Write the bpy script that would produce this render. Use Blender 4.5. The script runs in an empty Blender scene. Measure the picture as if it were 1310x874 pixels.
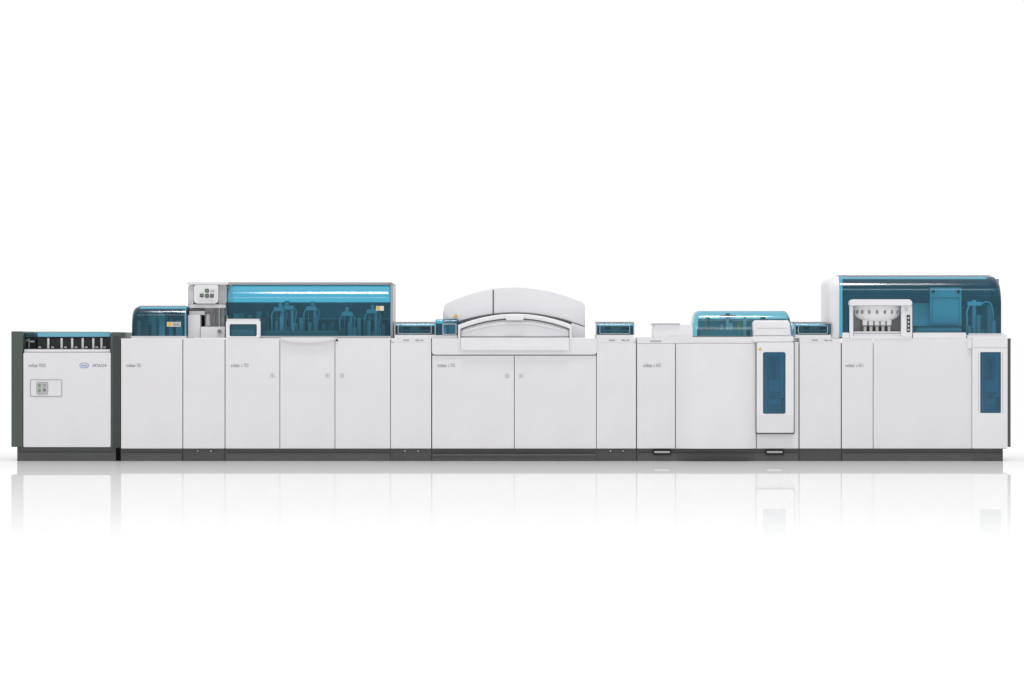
import bpy, bmesh, math, random
from mathutils import Vector
random.seed(4)
ZOOM=None
S=160.0; D=30.0; H=(590-437)/S
def W(px,py,d=0.0):
    k=(D+d)/D
    return ((px-655)/S*k, d, H+(437-py)/S*k)
scene=bpy.context.scene
# ---------------- materials
def nodes(m):
    m.use_nodes=True; return m.node_tree.nodes,m.node_tree.links
def paint(name,col,rough=.38,var=.02,spec=.4,metal=0,bump=.02,scale=3.0):
    m=bpy.data.materials.new(name); n,l=nodes(m); b=n['Principled BSDF']
    tc=n.new('ShaderNodeTexCoord'); no=n.new('ShaderNodeTexNoise'); no.inputs['Scale'].default_value=scale; no.inputs['Detail'].default_value=3
    l.new(tc.outputs['Object'],no.inputs['Vector'])
    mr=n.new('ShaderNodeMapRange'); mr.inputs['From Min'].default_value=.3; mr.inputs['From Max'].default_value=.7
    mr.inputs['To Min'].default_value=1-var; mr.inputs['To Max'].default_value=1+var
    l.new(no.outputs['Fac'],mr.inputs['Value'])
    mx=n.new('ShaderNodeVectorMath'); mx.operation='SCALE'; mx.inputs[0].default_value=col
    l.new(mr.outputs['Result'],mx.inputs['Scale']); l.new(mx.outputs['Vector'],b.inputs['Base Color'])
    b.inputs['Roughness'].default_value=rough; b.inputs['Specular IOR Level'].default_value=spec; b.inputs['Metallic'].default_value=metal
    if bump>0:
        n2=n.new('ShaderNodeTexNoise'); n2.inputs['Scale'].default_value=220; l.new(tc.outputs['Object'],n2.inputs['Vector'])
        bp=n.new('ShaderNodeBump'); bp.inputs['Strength'].default_value=bump; bp.inputs['Distance'].default_value=.002
        l.new(n2.outputs['Fac'],bp.inputs['Height']); l.new(bp.outputs['Normal'],b.inputs['Normal'])
    return m
WHITE=paint('white_paint',(.81,.797,.825))
WHITE2=paint('bright_white_paint',(.84,.84,.86),rough=.3)
CREAM=paint('light_grey_paint',(.55,.54,.55))
SILVER=paint('silver_trim',(.42,.42,.42),rough=.35,metal=.4)
GREY=paint('mid_grey_plastic',(.22,.23,.23),rough=.5)
PLINTH=paint('plinth_grey_paint',(.098,.103,.098),rough=.5,var=.06)
SIDE=paint('side_grey_green_paint',(.085,.105,.095),rough=.45,var=.05)
DARK=paint('dark_gap',(.06,.063,.066),rough=.6)
BLACK=paint('black_plastic',(.015,.016,.018),rough=.4)
CHARC=paint('charcoal_metal',(.05,.055,.055),rough=.4)
INK=paint('grey_ink',(.22,.22,.24),rough=.7,bump=0)
INKM=paint('mid_grey_ink',(.36,.36,.39),rough=.7,bump=0)
INKL=paint('light_grey_ink',(.50,.50,.53),rough=.7,bump=0)
BLUE=paint('blue_ink',(.02,.16,.5),rough=.7,bump=0)
YELLOW=paint('yellow_sticker',(.75,.52,.08),rough=.6,bump=0)
LABELW=paint('white_sticker',(.75,.75,.7),rough=.6,bump=0)
GREEN=paint('green_button',(.20,.34,.20),rough=.4,bump=0)
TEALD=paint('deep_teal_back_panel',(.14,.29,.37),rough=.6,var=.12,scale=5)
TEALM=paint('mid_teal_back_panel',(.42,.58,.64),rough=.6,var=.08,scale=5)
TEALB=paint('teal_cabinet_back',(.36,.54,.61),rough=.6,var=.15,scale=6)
CYAN=paint('cyan_plastic',(.16,.46,.60),rough=.25,var=.05)
METAL=paint('brushed_metal',(.55,.55,.55),rough=.25,metal=.9)
def acrylic(name,col,body,bodyfac,rough=.03):
    m=bpy.data.materials.new(name); n,l=nodes(m); n.remove(n['Principled BSDF']); out=n['Material Output']
    t=n.new('ShaderNodeBsdfTransparent'); t.inputs['Color'].default_value=(*col,1)
    d=n.new('ShaderNodeBsdfDiffuse'); d.inputs['Color'].default_value=(*body,1)
    m1=n.new('ShaderNodeMixShader'); m1.inputs[0].default_value=bodyfac
    l.new(t.outputs[0],m1.inputs[1]); l.new(d.outputs[0],m1.inputs[2])
    g=n.new('ShaderNodeBsdfGlossy'); g.inputs['Roughness'].default_value=rough
    f=n.new('ShaderNodeFresnel'); f.inputs['IOR'].default_value=1.6
    m2=n.new('ShaderNodeMixShader'); l.new(f.outputs[0],m2.inputs[0]); l.new(m1.outputs[0],m2.inputs[1]); l.new(g.outputs[0],m2.inputs[2])
    l.new(m2.outputs[0],out.inputs['Surface']); return m
TEAL=acrylic('tinted_teal_acrylic',(.30,.715,.86),(.01,.23,.36),.12,.14)
TEALL=acrylic('light_teal_acrylic',(.42,.74,.84),(.05,.34,.45),.10,.12)
TEALW=acrylic('window_teal_acrylic',(.26,.72,.88),(.01,.25,.40),.15,.10)
# ---------------- mesh helpers
WL={}
def finish(bm,name,parent,mat,smooth=False,label=None):
    vs=[v.co for v in bm.verts]
    mn=Vector((min(v.x for v in vs),min(v.y for v in vs),min(v.z for v in vs))); mxx=Vector((max(v.x for v in vs),max(v.y for v in vs),max(v.z for v in vs)))
    c=(mn+mxx)/2
    for v in bm.verts: v.co-=c
    bmesh.ops.recalc_face_normals(bm,faces=bm.faces)
    me=bpy.data.meshes.new(name); bm.to_mesh(me); bm.free(); me.materials.append(mat)
    if smooth:
        for p in me.polygons: p.use_smooth=True
        me.set_sharp_from_angle(angle=math.radians(35))
    o=bpy.data.objects.new(name,me); scene.collection.objects.link(o)
    if parent is not None:
        o.parent=parent; o.location=c-WL[parent.name]
    else: o.location=c
    WL[o.name]=c
    if label: o['label']=label
    return o
def thing(name,px,label,cat,group=None):
    e=bpy.data.objects.new(name,None); e.empty_display_size=.2; scene.collection.objects.link(e)
    e.location=((px-655)/S,0.5,0); WL[e.name]=Vector(e.location); e['label']=label; e['category']=cat
    if group: e['group']=group
    return e
def bev(bm,w,seg=2,ang=30,clamp=True):
    if w<=0: return
    es=[e for e in bm.edges if len(e.link_faces)==2 and e.calc_face_angle(0)>math.radians(ang)]
    bmesh.ops.bevel(bm,geom=es,offset=w,segments=seg,affect='EDGES',clamp_overlap=clamp)
def addprism(bm,pts,d0,d1):
    f=[bm.verts.new((p[0],d0,p[1])) for p in pts]; b=[bm.verts.new((p[0],d1,p[1])) for p in pts]
    bm.faces.new(f); bm.faces.new(b[::-1]); n=len(pts)
    for i in range(n): bm.faces.new((f[i],b[i],b[(i+1)%n],f[(i+1)%n]))
def rr(x0,x1,z0,z1,rs,n=6):
    if not isinstance(rs,(tuple,list)): rs=(rs,)*4
    cs=[((x0,z0),(1,1),180),((x1,z0),(-1,1),270),((x1,z1),(-1,-1),0),((x0,z1),(1,-1),90)]
    out=[]
    for (c,s,a0),r in zip(cs,rs):
        if r<=0: out.append(c); continue
        cx,cz=c[0]+s[0]*r,c[1]+s[1]*r
        for i in range(n+1):
            a=math.radians(a0+90*i/n); out.append((cx+r*math.cos(a),cz+r*math.sin(a)))
    return out
def rect(x0,x1,yt,yb,d):
    a=W(x0,yb,d); b=W(x1,yt,d); return a[0],b[0],a[2],b[2]
def box(parent,name,x0,x1,yt,yb,d0,d1,mat,bv=.003,r=0,label=None,floor=False):
    X0,X1,Z0,Z1=rect(x0,x1,yt,yb,d0)
    if floor: Z0=0.0
    if isinstance(r,(tuple,list)): r=tuple(q/S for q in r)
    else: r=r/S
    bm=bmesh.new(); addprism(bm,rr(X0,X1,Z0,Z1,r),d0,d1); bev(bm,bv)
    return finish(bm,name,parent,mat,True,label)
def multi(parent,name,boxes,mat,bv=.0015,label=None):
    bm=bmesh.new()
    for (x0,x1,yt,yb,d0,d1) in boxes:
        X0,X1,Z0,Z1=rect(x0,x1,yt,yb,d0); addprism(bm,[(X0,Z0),(X1,Z0),(X1,Z1),(X0,Z1)],d0,d1)
    bev(bm,bv,1); return finish(bm,name,parent,mat,True,label)
def poly(parent,name,pts,d0,d1,mat,bv=.003,label=None):
    """extruded outline with a rolled front edge (inset loops instead of a bevel)"""
    q=[Vector((W(p[0],p[1],d0)[0],W(p[0],p[1],d0)[2])) for p in pts]
    r=[q[0]]
    for p in q[1:]:
        if (p-r[-1]).length>1e-4: r.append(p)
    if (r[0]-r[-1]).length<1e-4: r.pop()
    q=r; n=len(q)
    A=sum(q[i].x*q[(i+1)%n].y-q[(i+1)%n].x*q[i].y for i in range(n)); sg=1 if A>0 else -1
    def inset(w):
        out=[]
        for i in range(n):
            a=(q[i]-q[i-1]).normalized(); b=(q[(i+1)%n]-q[i]).normalized()
            na=Vector((-a.y,a.x))*sg; nb=Vector((-b.y,b.x))*sg; m=(na+nb)
            if m.length<1e-3: m=na
            m.normalize(); c=max(.45,m.dot(na)); out.append(q[i]+m*(w/c))
        return out
    bm=bmesh.new(); loops=[]
    K=4 if bv>0 else 0
    loops.append([bm.verts.new((p.x,d1,p.y)) for p in q])
    for i in range(K+1):
        a=math.pi/2*i/max(K,1); w=bv*(1-math.cos(a)); dd=d0+bv*(1-math.sin(a))
        loops.append([bm.verts.new((p.x,dd,p.y)) for p in inset(w)])
    for a,b in zip(loops,loops[1:]):
        for i in range(n): bm.faces.new((a[i],a[(i+1)%n],b[(i+1)%n],b[i]))
    bm.faces.new(loops[-1]); bm.faces.new(loops[0][::-1])
    return finish(bm,name,parent,mat,True,label)
def ring(parent,name,o,i,d0,d1,mat,ro=2,ri=2,bv=.002):
    A=rr(*rect(*o,d0),ro/S); B=rr(*rect(*i,d0),ri/S); n=len(A); bm=bmesh.new()
    v=[[bm.verts.new((p[0],d,p[1])) for p in L] for L,d in ((A,d0),(B,d0),(B,d1),(A,d1))]
    for k in range(4):
        a,b=v[k],v[(k+1)%4]
        for j in range(n): bm.faces.new((a[j],a[(j+1)%n],b[(j+1)%n],b[j]))
    bev(bm,bv); return finish(bm,name,parent,mat,True)
def cyl(parent,name,px,py0,py1,d,rad,mat,axis='z',n=20,px1=None):
    bm=bmesh.new()
    a=Vector(W(px,py0,d)); b=Vector(W(px if px1 is None else px1,py1,d))
    if axis=='y': b=Vector((a.x,a.y+py1,a.z))
    dirv=(b-a).normalized(); q=dirv.to_track_quat('Z','Y')
    r1=[bm.verts.new(a+q@Vector((rad*math.cos(t*2*math.pi/n),rad*math.sin(t*2*math.pi/n),0))) for t in range(n)]
    r2=[bm.verts.new(b+q@Vector((rad*math.cos(t*2*math.pi/n),rad*math.sin(t*2*math.pi/n),0))) for t in range(n)]
    bm.faces.new(r1[::-1]); bm.faces.new(r2)
    for i in range(n): bm.faces.new((r1[i],r1[(i+1)%n],r2[(i+1)%n],r2[i]))
    bev(bm,min(.003,rad*.2),1,60); return finish(bm,name,parent,mat,True)
def tube(parent,name,pts,rad,mat):
    cu=bpy.data.curves.new(name,'CURVE'); cu.dimensions='3D'; cu.bevel_depth=rad; cu.bevel_resolution=2
    sp=cu.splines.new('NURBS'); sp.points.add(len(pts)-1); sp.use_endpoint_u=True; sp.order_u=3
    for i,p in enumerate(pts): sp.points[i].co=(*W(*p),1)
    t=bpy.data.objects.new('t',cu); scene.collection.objects.link(t)
    dg=bpy.context.evaluated_depsgraph_get(); me=bpy.data.meshes.new_from_object(t.evaluated_get(dg))
    bm=bmesh.new(); bm.from_mesh(me); bpy.data.objects.remove(t); bpy.data.meshes.remove(me)
    return finish(bm,name,parent,mat,True)
def shell(parent,name,x0,x1,yt,yb,d0,d1,R,mat,rl=4,rrt=4,lean=0.0,ends=True,slope=0.0,rear=True):
    """hollow hood: straight front, curved shoulder of radius R, flat top, rear pane; rounded end corners"""
    X0,X1,Z0,Z1=rect(x0,x1,yt,yb,d0)
    bm=bmesh.new(); n=12
    def stations(r,start,sgn):
        r=r/S; out=[]
        for i in range(9):
            a=math.pi/2*i/8; out.append((start+sgn*r*(1-math.cos(a)), r*(1-math.sin(a))))
        return out
    L=stations(rl,X0,1); Rr=stations(rrt,X1,-1)[::-1]
    xa,xb=L[-1][0],Rr[0][0]
    st=L+[(xa+(xb-xa)*.33,0),(xa+(xb-xa)*.66,0)]+Rr
    xc=(X0+X1)/2; rows=[]
    for x,ins in st:
        zt=Z1-ins; f=d0+ins*.35; prof=[(f,Z0)]
        for i in range(n+1):
            a=math.pi/2*i/n
            prof.append((f+lean+R*(1-math.cos(a)), zt-R*(1-math.sin(a))))
        prof.append((d1,zt))
        if rear: prof.append((d1+.001,Z0))
        rows.append([bm.verts.new((x+(xc-x)/(X1-X0)*2*slope/S*(p[1]-Z0)/(Z1-Z0),p[0],p[1])) for p in prof])
    for a,b in zip(rows,rows[1:]):
        for j in range(len(a)-1): bm.faces.new((a[j],a[j+1],b[j+1],b[j]))
    if ends:
        for r_ in (rows[0],rows[-1]):
            if rear: bm.faces.new(r_)
            else:
                e=bm.verts.new((r_[0].co.x,d1,Z0)); bm.faces.new(r_+[e])
    return finish(bm,name,parent,mat,True)
def lettering(parent,name,txt,px,py,hpx,d,mat,wpx=None,bold=0):
    """px = left edge, py = baseline, hpx = cap height, wpx = total width"""
    cu=bpy.data.curves.new(name,'FONT'); cu.body=txt; cu.size=hpx/S/0.70; cu.extrude=.0006; cu.offset=bold
    t=bpy.data.objects.new('t',cu); scene.collection.objects.link(t)
    dg=bpy.context.evaluated_depsgraph_get(); me=bpy.data.meshes.new_from_object(t.evaluated_get(dg))
    bm=bmesh.new(); bm.from_mesh(me); bpy.data.objects.remove(t); bpy.data.meshes.remove(me)
    o=Vector(W(px,py,d))
    w=max(v.co.x for v in bm.verts); k=1 if not wpx else wpx/S/w
    for v in bm.verts: v.co=Vector((o.x+v.co.x*k,d-v.co.z,o.z+v.co.y))
    return finish(bm,name,parent,mat)
# ---------------- floor
def floor():
    m=bpy.data.materials.new('polished_white_floor'); n,l=nodes(m); n.remove(n['Principled BSDF']); out=n['Material Output']
    tc=n.new('ShaderNodeTexCoord'); sx=n.new('ShaderNodeSeparateXYZ'); l.new(tc.outputs['Object'],sx.inputs[0])
    # reflection fade put into the material: gloss share drops away from the machines
    cr=n.new('ShaderNodeMapRange'); cr.interpolation_type='LINEAR'
    cr.inputs['From Min'].default_value=-13.0; cr.inputs['From Max'].default_value=0.2; cr.inputs['To Min'].default_value=0; cr.inputs['To Max'].default_value=1
    l.new(sx.outputs['Y'],cr.inputs['Value'])
    bk=n.new('ShaderNodeMapRange'); bk.inputs['From Min'].default_value=1.0; bk.inputs['From Max'].default_value=4.0; bk.inputs['To Min'].default_value=1; bk.inputs['To Max'].default_value=0
    l.new(sx.outputs['Y'],bk.inputs['Value'])
    m0=n.new('ShaderNodeMath'); m0.operation='MULTIPLY'; l.new(cr.outputs[0],m0.inputs[0]); l.new(bk.outputs[0],m0.inputs[1])
    mu=n.new('ShaderNodeMath'); mu.operation='MULTIPLY'; mu.inputs[1].default_value=.66; l.new(m0.outputs[0],mu.inputs[0])
    d=n.new('ShaderNodeBsdfDiffuse'); d.inputs['Color'].default_value=(.92,.92,.92,1)
    g=n.new('ShaderNodeBsdfGlossy'); g.inputs['Roughness'].default_value=.0
    mx=n.new('ShaderNodeMixShader'); l.new(mu.outputs[0],mx.inputs[0]); l.new(d.outputs[0],mx.inputs[1]); l.new(g.outputs[0],mx.inputs[2])
    l.new(mx.outputs[0],out.inputs['Surface'])
    bm=bmesh.new(); vs=[bm.verts.new(p) for p in ((-300,-300,0),(300,-300,0),(300,300,0),(-300,300,0))]; bm.faces.new(vs)
    o=finish(bm,'floor',None,m); o['kind']='structure'
floor()
# ---------------- common
def base(T,x0,x1,step=True,bolts=(),yt=574):
    box(T,'plinth',x0,x1,yt,590,.035,.95,PLINTH,.002,floor=True)
    if step: box(T,'kick_board',x0+1,x1-1,580,590,.02,.034,PLINTH,.003,floor=True)
    for b in bolts: cyl(T,'bolt',b,577,-.012,.034,.006,METAL,'y',12)
def housing(T,x0,x1,yt,d1=.95):
    box(T,'housing',x0+.4,x1-.4,yt+1,574.2,.024,d1,CREAM,.002)
def gapliner(T,x0,x1,yt): box(T,'seam_liner',x0+.1,x1-.1,yt+3,573.5,.012,.023,DARK,0)
def panel(T,x0,x1,yt,yb,name='front_panel',r=.8,mat=None,bv=.0025,d0=0.0):
    return box(T,name,x0+.42,x1-.42,yt,yb,d0,.0115,mat or WHITE,bv,r)
def lockmark(T,x,y):
    o=ring(T,'lock_emblem',(x-2.6,x+2.6,y-2.6,y+2.6),(x-2,x+2,y-2,y+2),-.0012,.0004,INKL,.6,.4,0)
    multi(o,'lock_emblem_mark',[(x-.9,x+.9,y-.6,y+1.3,-.0012,.0004),(x-.5,x+.5,y-1.4,y-.7,-.0012,.0004)],INKL,0)
def innards(T,x0,x1,yt,yb,d0,d1,n,mats):
    for i in range(n):
        x=x0+(x1-x0)*(i+.5)/n+random.uniform(-2,2); w=random.uniform(2,(x1-x0)/n*.42); t=random.uniform(yt,yb-4); d=random.uniform(d0,d1)
        box(T,'mechanism_block',x-w,x+w,t,yb,d,d+.06,random.choice(mats),.003,.6)
def modeltext(T,x,txt,w):
    lettering(T,'lettering','cobas',x,469.5,4.4,-.0008,INK,11.5); lettering(T,'lettering',txt,x+13.4,469.5,4.4,-.0008,INKM,w)

# ================= A sample loading unit
A=thing('sample_loading_unit',85,'white rack loader with grey-green sides and open sample racks','lab machine')
box(A,'plinth',22,148,572,590,.03,.95,PLINTH,.002,floor=True)
box(A,'plinth_strip',23,147,577.5,578.6,.026,.0295,DARK,0)
box(A,'side_panel',14.5,29,424,572,.0,.95,SIDE,.004,(0,0,1,1))
box(A,'side_panel',142,153.5,425,572,.0,.95,SIDE,.004,(0,0,1,1),label='darker grey-green side panel next to the analyzer')
box(A,'side_edge_trim',144.5,152.5,430,573,-.006,-.0005,CHARC,.002)
box(A,'housing',30,141.5,452,572,.03,.95,CREAM,.002)
box(A,'door',30,141.5,451,572,0,.028,WHITE,.004,2)
box(A,'deck_floor',30,141.5,446,451.5,.06,.9,CHARC,.002)
box(A,'front_rail',31,141,447,450.4,.03,.055,WHITE,.003,1)
box(A,'back_wall',30,141.5,424.5,430,.69,.72,TEALM,.002); box(A,'back_wall',30,141.5,430.2,446,.7,.72,GREY,.002)
box(A,'deck_frame',30,46,432,447,.25,.6,CHARC,.003,1)
multi(A,'deck_frame_bracket',[(31,36,434,437,.24,.26),(37,44,436,438,.24,.26),(36.5,38,433,446,.235,.25)],METAL)
for i,(x0_,x1_) in enumerate(((48,60),(64.5,77),(81,90.5),(94.5,104),(107.5,117.5),(121,128),(131,140.5))):
    r_=box(A,'sample_rack',x0_,x1_,433,446,.10,.24,BLACK,.003,.6)
    box(A,'rack_divider',x1_+.4,x1_+(3.2 if i<6 else .9),432.6,447,.105,.6,WHITE2,.002,.4)
    box(r_,'rack_clip',x0_+1,x0_+4.5,443.4,445.5,.094,.099,CREAM,0)
box(A,'rack_guide',46,141,431.2,432.3,.11,.6,CHARC,.002)
shell(A,'tinted_lid',30,141.5,425,431,.10,.68,.02,TEALL,2,2)
box(A,'lid_front_edge',48,141,425.6,430.9,.085,.099,CYAN,.004,1)
box(A,'lid_trim',46,100,424.2,425.4,.098,.3,METAL,.001)
modeltext(A,36.5,'8000',8.6)
lettering(A,'lettering','HITACHI',118.2,469.4,3.6,-.0008,INK,18,.0002)
hexo=[(101.3,467.6),(104,464.4),(111.5,464.4),(114.2,467.6),(111.5,470.8),(104,470.8)]
hexi=[(102.0,467.6),(104.3,464.95),(111.2,464.95),(113.5,467.6),(111.2,470.25),(104.3,470.25)]
bm=bmesh.new(); a=[bm.verts.new(Vector(W(*p,-.001))) for p in hexo]; b=[bm.verts.new(Vector(W(*p,-.001))) for p in hexi]
for i in range(6): bm.faces.new((a[i],a[(i+1)%6],b[(i+1)%6],b[i]))
finish(bm,'hexagon_emblem',A,BLUE)
lettering(A,'lettering','Roche',104.2,468.8,2.6,-.001,BLUE,7.2)
ring(A,'switch_panel_frame',(38.6,79.4,485.6,507.4),(39.3,78.7,486.3,506.7),-.003,.0,INKM,1,1,0)
box(A,'switch_panel',39.4,78.6,486.4,506.6,-.002,.0005,WHITE,0)
sp=box(A,'switch_plate',47,61,489.3,504,-.006,-.001,CREAM,.001,1.5)
ring(sp,'switch_plate_edge',(46.6,61.4,488.9,504.4),(47.2,60.8,489.5,503.8),-.0065,-.001,INKM,1.6,1.4,0)
for bx,by,mm in ((50.5,493,GREEN),(57,493,INKM),(50.5,499.7,GREEN),(57,499.2,GREY)):
    cyl(sp,'push_button',bx,by,-.005,-.0065,.0125,mm,'y',16)

# ================= B electrolyte unit
B=thing('electrolyte_module',194,'narrow white analyzer cabinet with small dark teal hood on top','lab machine')
base(B,154.5,233.5); housing(B,154.5,233.5,433); gapliner(B,154.5,233.8,433)
panel(B,154.5,233.8,433,573.6)
box(B,'counter_ledge',168,238,430,432.6,.05,.9,WHITE,.002)
box(B,'hood_back_wall',172,236,395,430,.57,.595,TEALD,.002)
shell(B,'tinted_hood',168.5,238,392,430,.12,.6,.11,TEAL,9,1)
innards(B,174,232,400,430,.25,.4,6,[GREY,CREAM,TEALD])
box(B,'inner_panel',190,214,400,416,.42,.45,CREAM,.004,1)
box(B,'rear_cap',178,236,391.2,392,.3,.6,SILVER,.001)
box(B,'hood_edge_trim',238.1,238.8,394,430,.119,.5,CHARC,.001)
st=box(B,'warning_sticker',213.5,231,412,418,.110,.1175,LABELW,0)
box(st,'warning_symbol',214.3,219.5,412.6,417.4,.1085,.1097,YELLOW,0); multi(st,'warning_text',[(221,230,413+i*1.6,413.7+i*1.6,.1085,.1097) for i in range(3)],INK,0)
modeltext(B,161.5,'ISE',5.6)

# ================= C sample buffer with control tower
GRP='sample buffer modules between the analyzers'
C=thing('sample_buffer',261,'white buffer cabinet carrying a light grey tower with a keypad','lab machine')
base(C,234,287.5,False,(253,270)); housing(C,234,287.5,433); gapliner(C,234,287.8,433); panel(C,234,287.8,433,573.6)
box(C,'tower',240.5,290,364.5,403,.38,.9,WHITE,.004,(0,0,2,4))
box(C,'tower_cap',239,292,361,364.2,.24,.9,WHITE,.004,(0,0,1,3))
box(C,'tower_back',240.5,288,403,432,.55,.9,GREY,.003)
K=box(C,'keypad_head',248,279,364.6,388.5,.22,.375,WHITE2,.012,(5,5,2,3))
box(C,'tower_front_cheek',240.5,247.6,364.6,389,.30,.375,WHITE,.01,(3,1,1,4)); box(C,'tower_front_cheek',279.4,290,364.6,389,.30,.375,WHITE,.01,(1,3,1,1))
box(K,'keypad_plate',253,276.5,367,384.5,.215,.2195,WHITE2,.001,1)
for bx,by in ((258,378),(264.7,372),(264.7,378.6),(271,378.6)):
    k=box(K,'key',bx-2.3,bx+2.3,by-2.2,by+2.2,.206,.2145,CHARC,.001,.5); box(k,'key_light',bx-1.2,bx+1.2,by-1.1,by+1.1,.204,.2059,GREEN if by<378.5 else GREY,0)
box(K,'key_label',269.5,274,371,373,.206,.2145,INKL,0)
box(C,'tower_shelf',242,289,389.5,394,.25,.5,WHITE,.006,2)
box(C,'tower_neck',262,287,394,432,.34,.5,WHITE,.004,1)
box(C,'reagent_box',240.5,256,403,432.4,.18,.38,WHITE,.005,1)
box(C,'reagent_box_lid',242,262,398,403,.2,.38,CREAM,.004,1)
cyl(C,'bottle',266,402,417,.27,.022,CREAM); cyl(C,'bottle_cap',266,399,402,.27,.015,GREY)
cyl(C,'support_post',274.5,394,418,.28,.012,GREY); cyl(C,'support_post',281,394,418,.28,.012,SILVER)
box(C,'pump_body',256.6,287.5,418,432.4,.16,.33,WHITE,.004,1)
cyl(C,'pump_knob',281,424,-.02,.16,.016,GREY,'y')

# ================= D chemistry analyzer with large teal hood
T=thing('chemistry_analyzer',394,'wide white chemistry analyzer with long teal transparent hood','lab machine')
base(T,288,499.5); housing(T,288,499.5,433); gapliner(T,288,499.6,433)
panel(T,288,358,433,573.6); panel(T,358,428.5,433,573.6,'door'); panel(T,428.5,499.6,433,573.6,'door')
box(T,'deck',290,500,430.2,432.7,.05,.9,CREAM,.002)
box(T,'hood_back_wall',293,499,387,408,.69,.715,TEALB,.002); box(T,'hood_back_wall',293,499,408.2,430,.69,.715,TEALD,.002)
shell(T,'tinted_hood',291,499,364.5,430,.12,.72,.16,TEAL,5,3,lean=.03)
box(T,'hood_top_trim',290,503,361.3,364.4,.26,.95,SILVER,.002,(0,0,3,1))
box(T,'hood_side_frame',499.8,502.6,364.6,432.4,.14,.9,SILVER,.003)
box(T,'hood_hinge_rail',294,498,386.8,387.8,.5,.56,TEALB,.002)
for x in (342,372,402,447,486): box(T,'gantry_bracket',x-3,x+3,397.3,430,.62,.68,CREAM,.003)
def armset(x,y0,dr):
    box(T,'probe_head',x-7,x+7,y0,y0+5,.38,.44,WHITE2,.006,2)
    tube(T,'probe_hose',[(x-6,y0+4,.41),(x-10,y0+8,.41),(x-9,y0+20,.41),(x-9,430,.41)],.0065,WHITE2)
    tube(T,'probe_hose',[(x+6,y0+3,.43),(x+11,y0+6,.43),(x+9,y0+14,.43),(x+8,430,.43)],.0055,WHITE2)
    cyl(T,'probe_column',x+5,y0+4,430,.42,.014,WHITE2); cyl(T,'probe_needle',x-3,y0+4,y0+24,.40,.004,METAL)
    cyl(T,'probe_motor',x+dr,y0-6,y0,.42,.018,WHITE2)
armset(357,393,2); armset(369,391,-2); armset(398,392,2); armset(444,399,0); armset(476,396,1)
MX=[GREY,CREAM,CREAM,TEALD,CREAM,WHITE2]
innards(T,334,430,404,430,.3,.5,16,MX); innards(T,432,495,406,430,.3,.5,10,MX); innards(T,296,334,398,412,.4,.5,4,MX)
box(T,'reaction_disk_cover',336,432,423,430,.2,.26,CREAM,.008,3)
st=box(T,'warning_sticker',481,491,391.6,397.6,.13,.137,LABELW,0); box(st,'warning_symbol',481.6,486,392.2,397,.128,.1297,YELLOW,0)
ring(T,'drawer_frame',(289,333,410,433),(293.5,328.5,414.8,430.3),.018,.11,WHITE2,3,2,.005)
box(T,'drawer_lid',290,332,408,410.8,.03,.115,WHITE,.003,1.5)
box(T,'drawer_window',293.5,328.5,414.8,430.3,.05,.056,TEALL,0,1.5)
box(T,'drawer_tray',297,325,422,429,.07,.1,WHITE2,.003,1); box(T,'drawer_tray_back',295,327,416.5,429.8,.1,.109,TEALM,0)  # mid-teal sheet backing the drawer behind its tray
pts=[(359,432)]+[(427.5,432)]+[(427.5-i*68.5/20,433.8+5.0*math.sin(math.pi*i/20)**.6) for i in range(21)]
poly(T,'handle',pts,-.026,-.001,WHITE,.006)
cyl(T,'hood_latch',431,435.4,-.01,-.001,.009,BLACK,'y',14)
for x in (348.5,419,437.5): lockmark(T,x,480.5)
modeltext(T,295,'c 702',9.6)

# ================= buffers E, G, I
def buffer(x0,x1,bx0,bx1,label,bolts):
    T=thing('sample_buffer',(x0+x1)/2,label,'lab machine',GRP)
    base(T,x0,x1,False,bolts); housing(T,x0,x1,437); gapliner(T,x0,x1,437); panel(T,x0,x1,438.2,573.6)
    c=box(T,'counter_ledge',x0+.6,x1-.6,433,437.6,.004,.9,WHITE,.003,1)
    multi(c,'ledge_slot',[(x0+16,x0+24,434.8,435.6,.0005,.0039),(x0+32,x0+37,434.8,435.8,.0005,.0039),(x0+38.5,x0+42,434.8,435.8,.0005,.0039)],GREY,0)
    box(T,'track_bed',bx0+1,bx1-1,428.8,432.8,.06,.7,WHITE2,.003)
    shell(T,'tinted_cover',bx0+1,bx1,413.2,428.6,.10,.5,.03,TEAL,2,2)
    box(T,'cover_back_wall',bx0+2,bx1-1,417,428.6,.47,.49,TEALD,.001)
    box(T,'cover_top_trim',bx0,bx1,411.8,413,.13,.5,SILVER,.001)
    ring(T,'cover_front_frame',(bx0+.3,bx1+.5,412.6,429),(bx0+1.8,bx1-.9,414.3,428),.09,.099,SILVER,1.5,1,.001)
    ring(T,'cover_window_rim',(bx0+5,bx1-5,416.5,427),(bx0+5.7,bx1-5.7,417.2,426.3),.095,.099,TEALM,1,1,0)
    multi(T,'transport_track',[(bx0+5,bx1-5,422,424,.25,.3),(bx0+6,bx0+12,416,428,.31,.35),(bx0+20,bx0+33,418,428,.32,.38)],WHITE2)
    multi(T,'track_guide',[(bx0+3,bx1-3,426,428.4,.12,.2)],CHARC)
    return T
for a_ in ((499.6,552,504,557,(518,535)),(763,814,762,811,(781,797)),(1022.5,1076,1016,1064,())):
    buffer(*a_[:4],'white buffer cabinet with flat teal window box on its counter',a_[4])

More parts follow.
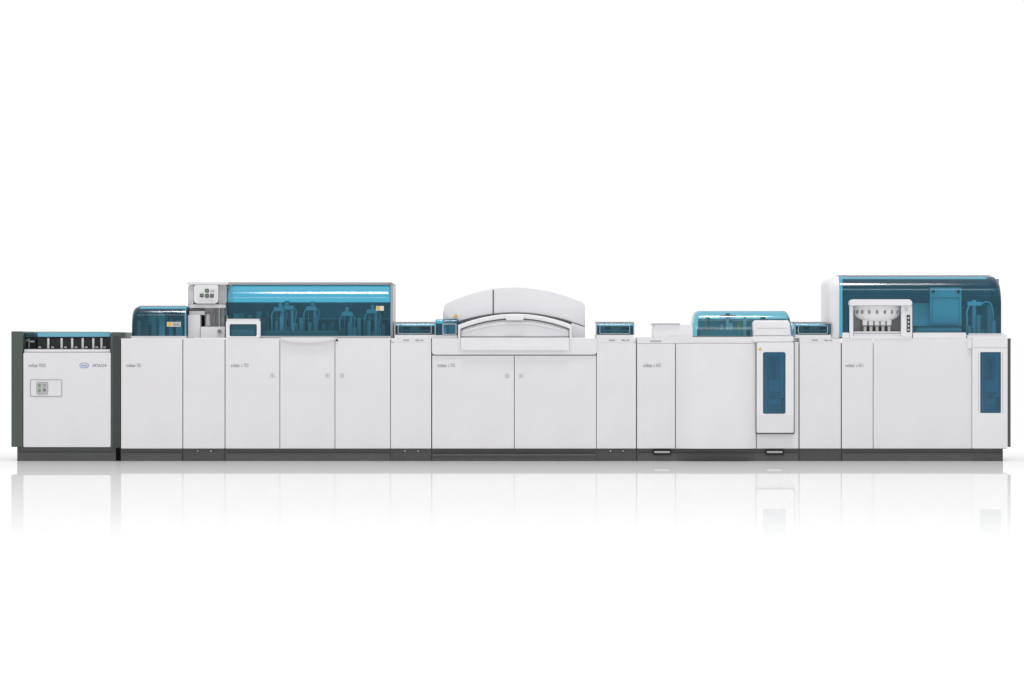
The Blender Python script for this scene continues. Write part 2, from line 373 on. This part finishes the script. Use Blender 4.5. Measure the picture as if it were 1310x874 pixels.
# ================= F chemistry analyzer with arched white hood
T=thing('chemistry_analyzer',658,'white chemistry analyzer with large arched white hood','lab machine')
base(T,552.5,763,True,yt=573)
box(T,'toe_strip',553,762.5,581,583.4,.005,.019,PLINTH,.004,1)
housing(T,552.5,763,434,.98); gapliner(T,552.5,763,453)
panel(T,552.5,658,455,573.6,'door'); panel(T,658,763,455,573.6,'door')
box(T,'upper_fascia',552.6,763.4,433,453.8,-.012,.0115,WHITE,.009,(4,4,1,1))
lockmark(T,649,481); lockmark(T,666.5,481)
modeltext(T,559.5,'c 502',9.6)
box(T,'track_bed',556,585,429.2,432.8,.05,.7,WHITE,.003)
shell(T,'tinted_cover',557,586.5,408.5,429,.10,.5,.03,TEAL,2,2); box(T,'cover_back_wall',558,586,414,429,.45,.47,TEALD,.001)
multi(T,'transport_track',[(566,571,414,429,.2,.3),(574,583,416,429,.25,.32)],WHITE2)
ring(T,'cover_window_frame',(566,584,414,428.5),(567.2,582.8,415.2,427.5),.094,.099,METAL,1,1,0)
box(T,'cover_label_plate',572,587.5,400,407.8,.172,.178,WHITE2,.002,1)
poly(T,'warning_symbol',[(580,406),(586.4,406),(583.2,401)],.165,.171,YELLOW,0)
def yat(x):
    return 366.8+(389-366.8)*((x-656)/87)**2 if x<656 else 366.8+(387-366.8)*((x-656)/91)**2
def seg(a,b,f,n=16): return [(a+(b-a)*i/n,f(a+(b-a)*i/n)) for i in range(n+1)]
bodyp=[(566.8,432),(566.8,400),(568.5,393)]+[(x,yat(x)+2) for x in [572+i*5 for i in range(35)]]+[(748,391),(748.5,432)]
poly(T,'hood_body',bodyp,.275,.95,WHITE,.006)
def mid(x): return 400.5+15*((x-658)/84)**2
L=seg(567,630.4,mid)+seg(630.4,571,yat)+[(568.3,391.5)]
R_=seg(631.6,748.5,mid)+[(748.5,391)]+seg(745.5,631.6,yat)
poly(T,'hood_top_shell',L,.18,.268,WHITE,.012); poly(T,'hood_top_shell',R_,.18,.268,WHITE,.012)
poly(T,'hood_seam',[(630.2,371),(631.8,371),(631.8,401),(630.2,401)],.19,.26,DARK,0)
poly(T,'hood_side_cheek',[(731,432),(748.5,432),(748.5,mid(748)+1.2),(731,mid(731)+1.2)],.17,.268,WHITE,.004)
# arched band with upright ends framing a recessed door
rim=[(586,448)]+seg(586,731.5,lambda x:401.5+14.5*((x-659)/73)**2,24)+[(731.5,448),(728.5,448)]+seg(728.5,589,lambda x:407.2+13.5*((x-659)/70)**2,24)+[(589,448)]
poly(T,'hood_rim',rim,-.02,.165,WHITE2,.008)
front=[(589.6,431)]+[(727.9,431)]+seg(727.9,589.6,lambda x:408.8+13.5*((x-659)/70)**2,24)
poly(T,'hood_front_door',front,.012,.16,WHITE,.012)
poly(T,'hood_inner_band',seg(592,726,lambda x:411.2+13*((x-659)/70)**2,24)+seg(726,592,lambda x:414.6+12*((x-659)/70)**2,24),-.002,.0115,WHITE2,.004)
box(T,'hood_lower_panel',589.7,727.8,431.8,447.6,-.034,.16,WHITE2,.012,(2,2,1,1))
poly(T,'hood_handle',[(645,403.5),(672,403.5),(669,409.8),(648,409.8)],-.04,-.0205,WHITE2,.005)
# ================= H immunoassay analyzer
T=thing('immunoassay_analyzer',918,'white immunoassay analyzer with low teal dome and tall window door','lab machine')
base(T,814.5,1022); housing(T,814.5,1022,438); gapliner(T,814.5,1022,441)
panel(T,814.5,864,439.5,573.6)
X0,X1,Z0,Z1=rect(864.6,967,439.5,573.6,0)
bm=bmesh.new(); n=40; q=[]
for i in range(n+1):
    t=i/n; e=min(t,1-t); q.append((X0+(X1-X0)*t, -.085*(1-(1-min(1,e/.32))**2.2)-.001))
q+= [(X1,.0115),(X0,.0115)]
a=[bm.verts.new((p[0],p[1],Z0)) for p in q]; b=[bm.verts.new((p[0],p[1],Z1)) for p in q]
bm.faces.new(a); bm.faces.new(b)
for i in range(len(q)): bm.faces.new((a[i],a[(i+1)%len(q)],b[(i+1)%len(q)],b[i]))
GLOSSW=paint('gloss_white_paint',(.82,.81,.83),rough=.12,spec=.7,bump=0)
finish(bm,'bowed_door',T,GLOSSW,True)
box(T,'counter_ledge',815,967,431.5,438.6,.004,.9,WHITE,.004,(1,1,2,2))
box(T,'ledge_slot',832,846,436,436.8,.0005,.0039,GREY,0)
box(T,'tray_body',836,886,415.5,431.3,.1,.5,WHITE2,.012,(1,1,2,5)); box(T,'tray_lid',834,870,413.2,416.5,.09,.5,WHITE,.004,2)
box(T,'tray_step',858,886,429,431.4,.05,.099,WHITE,.002)
box(T,'hood_back_wall',893,1006,408,431,.57,.59,TEALB,.002)
shell(T,'tinted_hood',884,1016,397.5,431,.14,.6,.12,TEALL,7,7,lean=.06,slope=6)
box(T,'hood_base_trim',884,960,430,431.4,.12,.139,GREY,.002)
random.seed(12); innards(T,892,960,405,431,.25,.45,15,[GREY,CREAM,YELLOW,TEALD,CHARC,WHITE2]); innards(T,965,1005,404,431,.3,.45,5,[GREY,TEALD,CREAM])
box(T,'reagent_rotor_cover',897,950,422,431,.2,.245,TEALM,.01,3)
cyl(T,'probe_column',931,401,431,.5,.018,GREY); box(T,'probe_head',921,941,403,406,.45,.52,GREY,.004,1); cyl(T,'probe_column',905,404,431,.5,.012,CREAM)
box(T,'column_fascia',968,1021.5,437.6,573.6,.004,.0115,WHITE,.003,1,label='slim white column front beside the window door')
box(T,'column_top_box',963,1014.5,430,437,-.03,.13,WHITE2,.008,(1,1,2,2))
poly(T,'column_top_hood',[(964.5,429.7),(1012,429.7),(1010.5,413.5),(1008,410),(966,410),(963.5,413.5)],-.03,.13,WHITE2,.014)
poly(T,'column_hood_crease',[(968,419.6),(1008,419.6),(1007.8,420.2),(968.2,420.2)],-.0312,-.0295,INKL,0)
ring(T,'door_frame',(968,1015.5,437.8,554),(976,1005,450.5,529.5),-.03,.0035,WHITE2,2,2.5,.004)
ring(T,'door_border_line',(967.1,1016.4,437.2,555.4),(968.4,1015.1,438.2,553.6),-.006,.0035,CHARC,2,2,0)  # thin charcoal line bordering the window door
box(T,'door_lower_lip',969,1014.8,531,553,-.036,-.0305,WHITE,.003,2)
def window(T,x0,x1,y0,y1):
    box(T,'window_back',x0+.2,x1-.2,y0+.2,y1-.2,.0025,.0038,TEALB,0)
    box(T,'window_glass',x0-.5,x1+.5,y0-.5,y1+.5,-.024,-.022,TEALW,0,2)
    xm=(x0+x1)/2
    for bx in ((x0+1.5,x0+5,y0+4,y1-3),(x1-6.5,x1-2.5,y0+3,y1-20)): box(T,'window_rail',*bx,-.012,.0,WHITE2,.001)
    box(T,'window_carriage',xm-7,xm+7,y0+36,y0+50,-.016,.0,WHITE2,.002,1)
    box(T,'window_carriage_arm',xm-9,xm+9,y0+50.5,y0+54,-.013,.0,CREAM,.001)
    box(T,'window_tray',x0+6,x1-6,y1-18,y1-12,-.014,0,WHITE2,.001)
    box(T,'window_lower_post',xm-3,xm+1,y0+54.5,y1-18.5,-.012,0,GREY,.001)
    box(T,'window_slot',xm-4,xm+2,y0+6,y0+34,-.010,0,TEALD,.001)
    box(T,'window_slot',x1-5,x1-1,y0+57,y1-4,-.010,0,DARK,.001)
    box(T,'window_top_bar',x0+.3,x1-.3,y0+.3,y0+4,-.018,0,WHITE2,.001)
window(T,976.5,1004.5,451,529)
for hx in (847,991):
    box(T,'handle_recess',hx-12,hx+12,575,582.5,.016,.0195,BLACK,.001,1.5)
    box(T,'pull_handle',hx-10,hx+10,577.2,579.6,-.004,.015,METAL,.003,1)
poly(T,'warning_symbol',[(969.8,448.2),(975,448.2),(972.4,444)],-.0325,-.0305,YELLOW,0)
modeltext(T,822.5,'e 602',9.6)

# ================= J immunoassay analyzer with tall teal hood
T=thing('immunoassay_analyzer',1183,'white immunoassay analyzer with tall rounded teal hood and window column','lab machine')
base(T,1076.5,1283); housing(T,1076.5,1288,438); gapliner(T,1076.5,1288,441)
panel(T,1076.5,1117,433.5,573.6); panel(T,1117,1243.5,433.5,573.6,'door')
box(T,'side_panel',1289.3,1293,433,572,.02,.95,SIDE,.003)
box(T,'deck',1077,1237,430.7,433,.05,.9,CREAM,.002)
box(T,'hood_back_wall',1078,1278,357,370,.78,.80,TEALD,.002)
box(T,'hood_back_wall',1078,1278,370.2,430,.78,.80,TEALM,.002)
shell(T,'hood_cheek',1060,1073.8,353,432.5,.10,.85,.11,WHITE,12,.5)
shell(T,'tinted_hood',1074.2,1281.5,353,430.4,.12,.82,.17,TEAL,1,12)
box(T,'hood_rear_trim',1072,1268,352.4,352.9,.4,.85,SILVER,.001)
box(T,'rear_gantry',1232,1278,386,392,.6,.75,TEALD,.004)
box(T,'light_cabinet',1190,1230,368,417,.34,.5,WHITE,.006,1)
ring(T,'cabinet_panel_edge',(1192,1228,380,415),(1193,1227,381,414),.335,.339,CREAM,1,1,0)
cyl(T,'cabinet_bolt',1194,373,-.01,.34,.012,BLACK,'y'); cyl(T,'cabinet_bolt',1226,373,-.01,.34,.012,BLACK,'y')
box(T,'inner_screen',1168,1189,388,417,.5,.55,WHITE2,.004,1)
box(T,'inner_shelf',1172,1230,419.3,425,.14,.5,WHITE2,.005,2); box(T,'inner_shelf_lip',1170,1230,417.2,419,.2,.33,TEALD,.003)
box(T,'hood_lower_trim',1168,1236,425.6,432.8,.0,.116,WHITE2,.005,(0,0,2,2)); box(T,'hood_lower_trim',1078,1086.5,425.6,432.8,.0,.116,WHITE2,.005,(0,0,2,2))
random.seed(9); innards(T,1232,1279,402,430,.3,.5,8,MX); cyl(T,'probe_column',1246,384,430,.45,.016,WHITE2); cyl(T,'probe_column',1266,390,430,.45,.02,CREAM)
box(T,'probe_head',1238,1256,386,391,.4,.47,WHITE2,.004,1)
tube(T,'probe_hose',[(1240,391,.4),(1236,398,.4),(1238,410,.4),(1236,430,.4)],.006,WHITE2); tube(T,'probe_hose',[(1254,390,.42),(1262,384,.42),(1272,392,.42),(1271,430,.42)],.006,WHITE2)
Lo=box(T,'loader_head',1087,1167,383,391,-.03,.116,WHITE2,.012,(2,2,5,5))
box(Lo,'loader_side_post',1087,1091.5,391.3,430.6,.0,.038,WHITE2,.005); box(Lo,'loader_side_post',1153,1167,391.3,430.6,-.01,.038,WHITE2,.006,(2,2,0,0))
box(Lo,'loader_interior',1091.6,1152.8,391.2,426.6,.108,.116,GREY,0)
bm=bmesh.new(); cx,_,cz=W(1122,392,.1); zb=W(1122,411,.1)[2]; zt=W(1122,391.6,.1)[2]; n=28; rows=[]
for k,(t,rx) in enumerate(((0,29.5),(.25,30),(.5,29.5),(.72,27),(.88,22),(1,16))):
    zz=zt+(zb-zt)*t; rx=rx/S
    rows.append([bm.verts.new((cx+rx*math.cos(math.pi*i/n),.104-rx*.6*math.sin(math.pi*i/n),zz)) for i in range(n+1)])
for a,b in zip(rows,rows[1:]):
    for i in range(n): bm.faces.new((a[i],a[i+1],b[i+1],b[i]))
bm.faces.new(rows[0]); bm.faces.new(rows[-1][::-1])
finish(bm,'carousel',Lo,WHITE2,True)
for i in range(9):
    an=math.pi*(i+.5)/9; x=1122+29.5*math.cos(an)
    box(Lo,'carousel_slot',x-1.2,x+1.2,397,401.5,.100-.185*.6*math.sin(an)-.006,.104-.185*.6*math.sin(an),GREY,.0008)
for i in range(5):
    x=1106.5+i*7.7; cyl(Lo,'reagent_cup',x,409,417,.07,.021,WHITE2,n=16); cyl(Lo,'loader_pin',x,417,424.5,.07,.016,METAL,n=12); cyl(Lo,'cup_collar',x,416.2,418,.07,.0225,GREY,n=16)
box(Lo,'loader_base',1092,1152.5,424,426.6,.042,.1,WHITE2,.003); box(Lo,'loader_base',1087,1167,430.7,432.9,-.005,.1,WHITE2,.003)
box(Lo,'loader_tray',1092,1152.5,427,430.4,.02,.1,WHITE,.003)
cyl(Lo,'loader_knob',1159,396,-.012,-.011,.012,CREAM,'y')
box(Lo,'indicator_strip',1160,1164.4,403,425,-.014,-.0105,CHARC,.001,1)
for i in range(4): box(Lo,'indicator_light',1161.2,1163.2,406+i*5,408+i*5,-.016,-.0142,LABELW,0)
ring(T,'column_door',(1244,1289,432,573.6),(1254,1280.5,450.5,528.5),-.03,.0115,WHITE2,1.5,1,.004)
for bx in ((1244.6,1288.4,444.6,445.1),(1251.5,1252,451,529),(1282.6,1283.1,451,529)): box(T,'column_door_crease',*bx,-.0312,-.0295,INKL,0)
box(T,'column_top_box',1237.5,1289,428.7,431.6,-.02,.4,WHITE2,.004,1.5); box(T,'column_top_step',1240,1285,426.6,428.4,.02,.11,WHITE,.003,1)
box(T,'column_neck',1237.5,1243.4,432,446,-.015,-.001,WHITE2,.004,(3,0,0,0))
window(T,1254.4,1280,451,528.2)
modeltext(T,1081.5,'e 801',9.6)

# ---------------- world and lamps
w=bpy.data.worlds.new('World'); scene.world=w; w.use_nodes=True; n=w.node_tree.nodes; l=w.node_tree.links
bg=n['Background']; tc=n.new('ShaderNodeTexCoord'); sx=n.new('ShaderNodeSeparateXYZ'); l.new(tc.outputs['Generated'],sx.inputs[0])
mr=n.new('ShaderNodeMapRange'); mr.interpolation_type='SMOOTHSTEP'
mr.inputs['From Min'].default_value=-.5; mr.inputs['From Max'].default_value=.5; mr.inputs['To Min'].default_value=.54; mr.inputs['To Max'].default_value=1.03
l.new(sx.outputs['Y'],mr.inputs['Value']); l.new(mr.outputs[0],bg.inputs['Strength']); bg.inputs['Color'].default_value=(1,1,1,1)
def lamp(name,type_,loc,target,e,**k):
    ld=bpy.data.lights.new(name,type_); ld.energy=e
    for a,b in k.items(): setattr(ld,a,b)
    o=bpy.data.objects.new(name,ld); scene.collection.objects.link(o); o.location=loc
    o.rotation_euler=(Vector(target)-Vector(loc)).to_track_quat('-Z','Y').to_euler(); return o
lamp('added_floor_light','SUN',(0,-2,8),(0,0,0.),1.2,angle=math.radians(12))  # added sun from above, there to lift the floor to white
lamp('softbox','AREA',(0,-4,5.2),(0,0,1),90,shape='RECTANGLE',size=14,size_y=.5)
# ---------------- camera
cd=bpy.data.cameras.new('camera'); cam=bpy.data.objects.new('camera',cd); scene.collection.objects.link(cam); scene.camera=cam
cam.location=(0,-D,H); cam.rotation_euler=(math.pi/2,0,0); cd.sensor_width=36; cd.lens=36*D/(1310/S); cd.clip_end=2000
if ZOOM:
    z,zx,zy=ZOOM; cd.lens*=z; cd.shift_x=(zx-655)/1310*z; cd.shift_y=(437-zy)/1310*z
scene.view_settings.view_transform='Standard'; scene.view_settings.look='None'; scene.view_settings.exposure=0
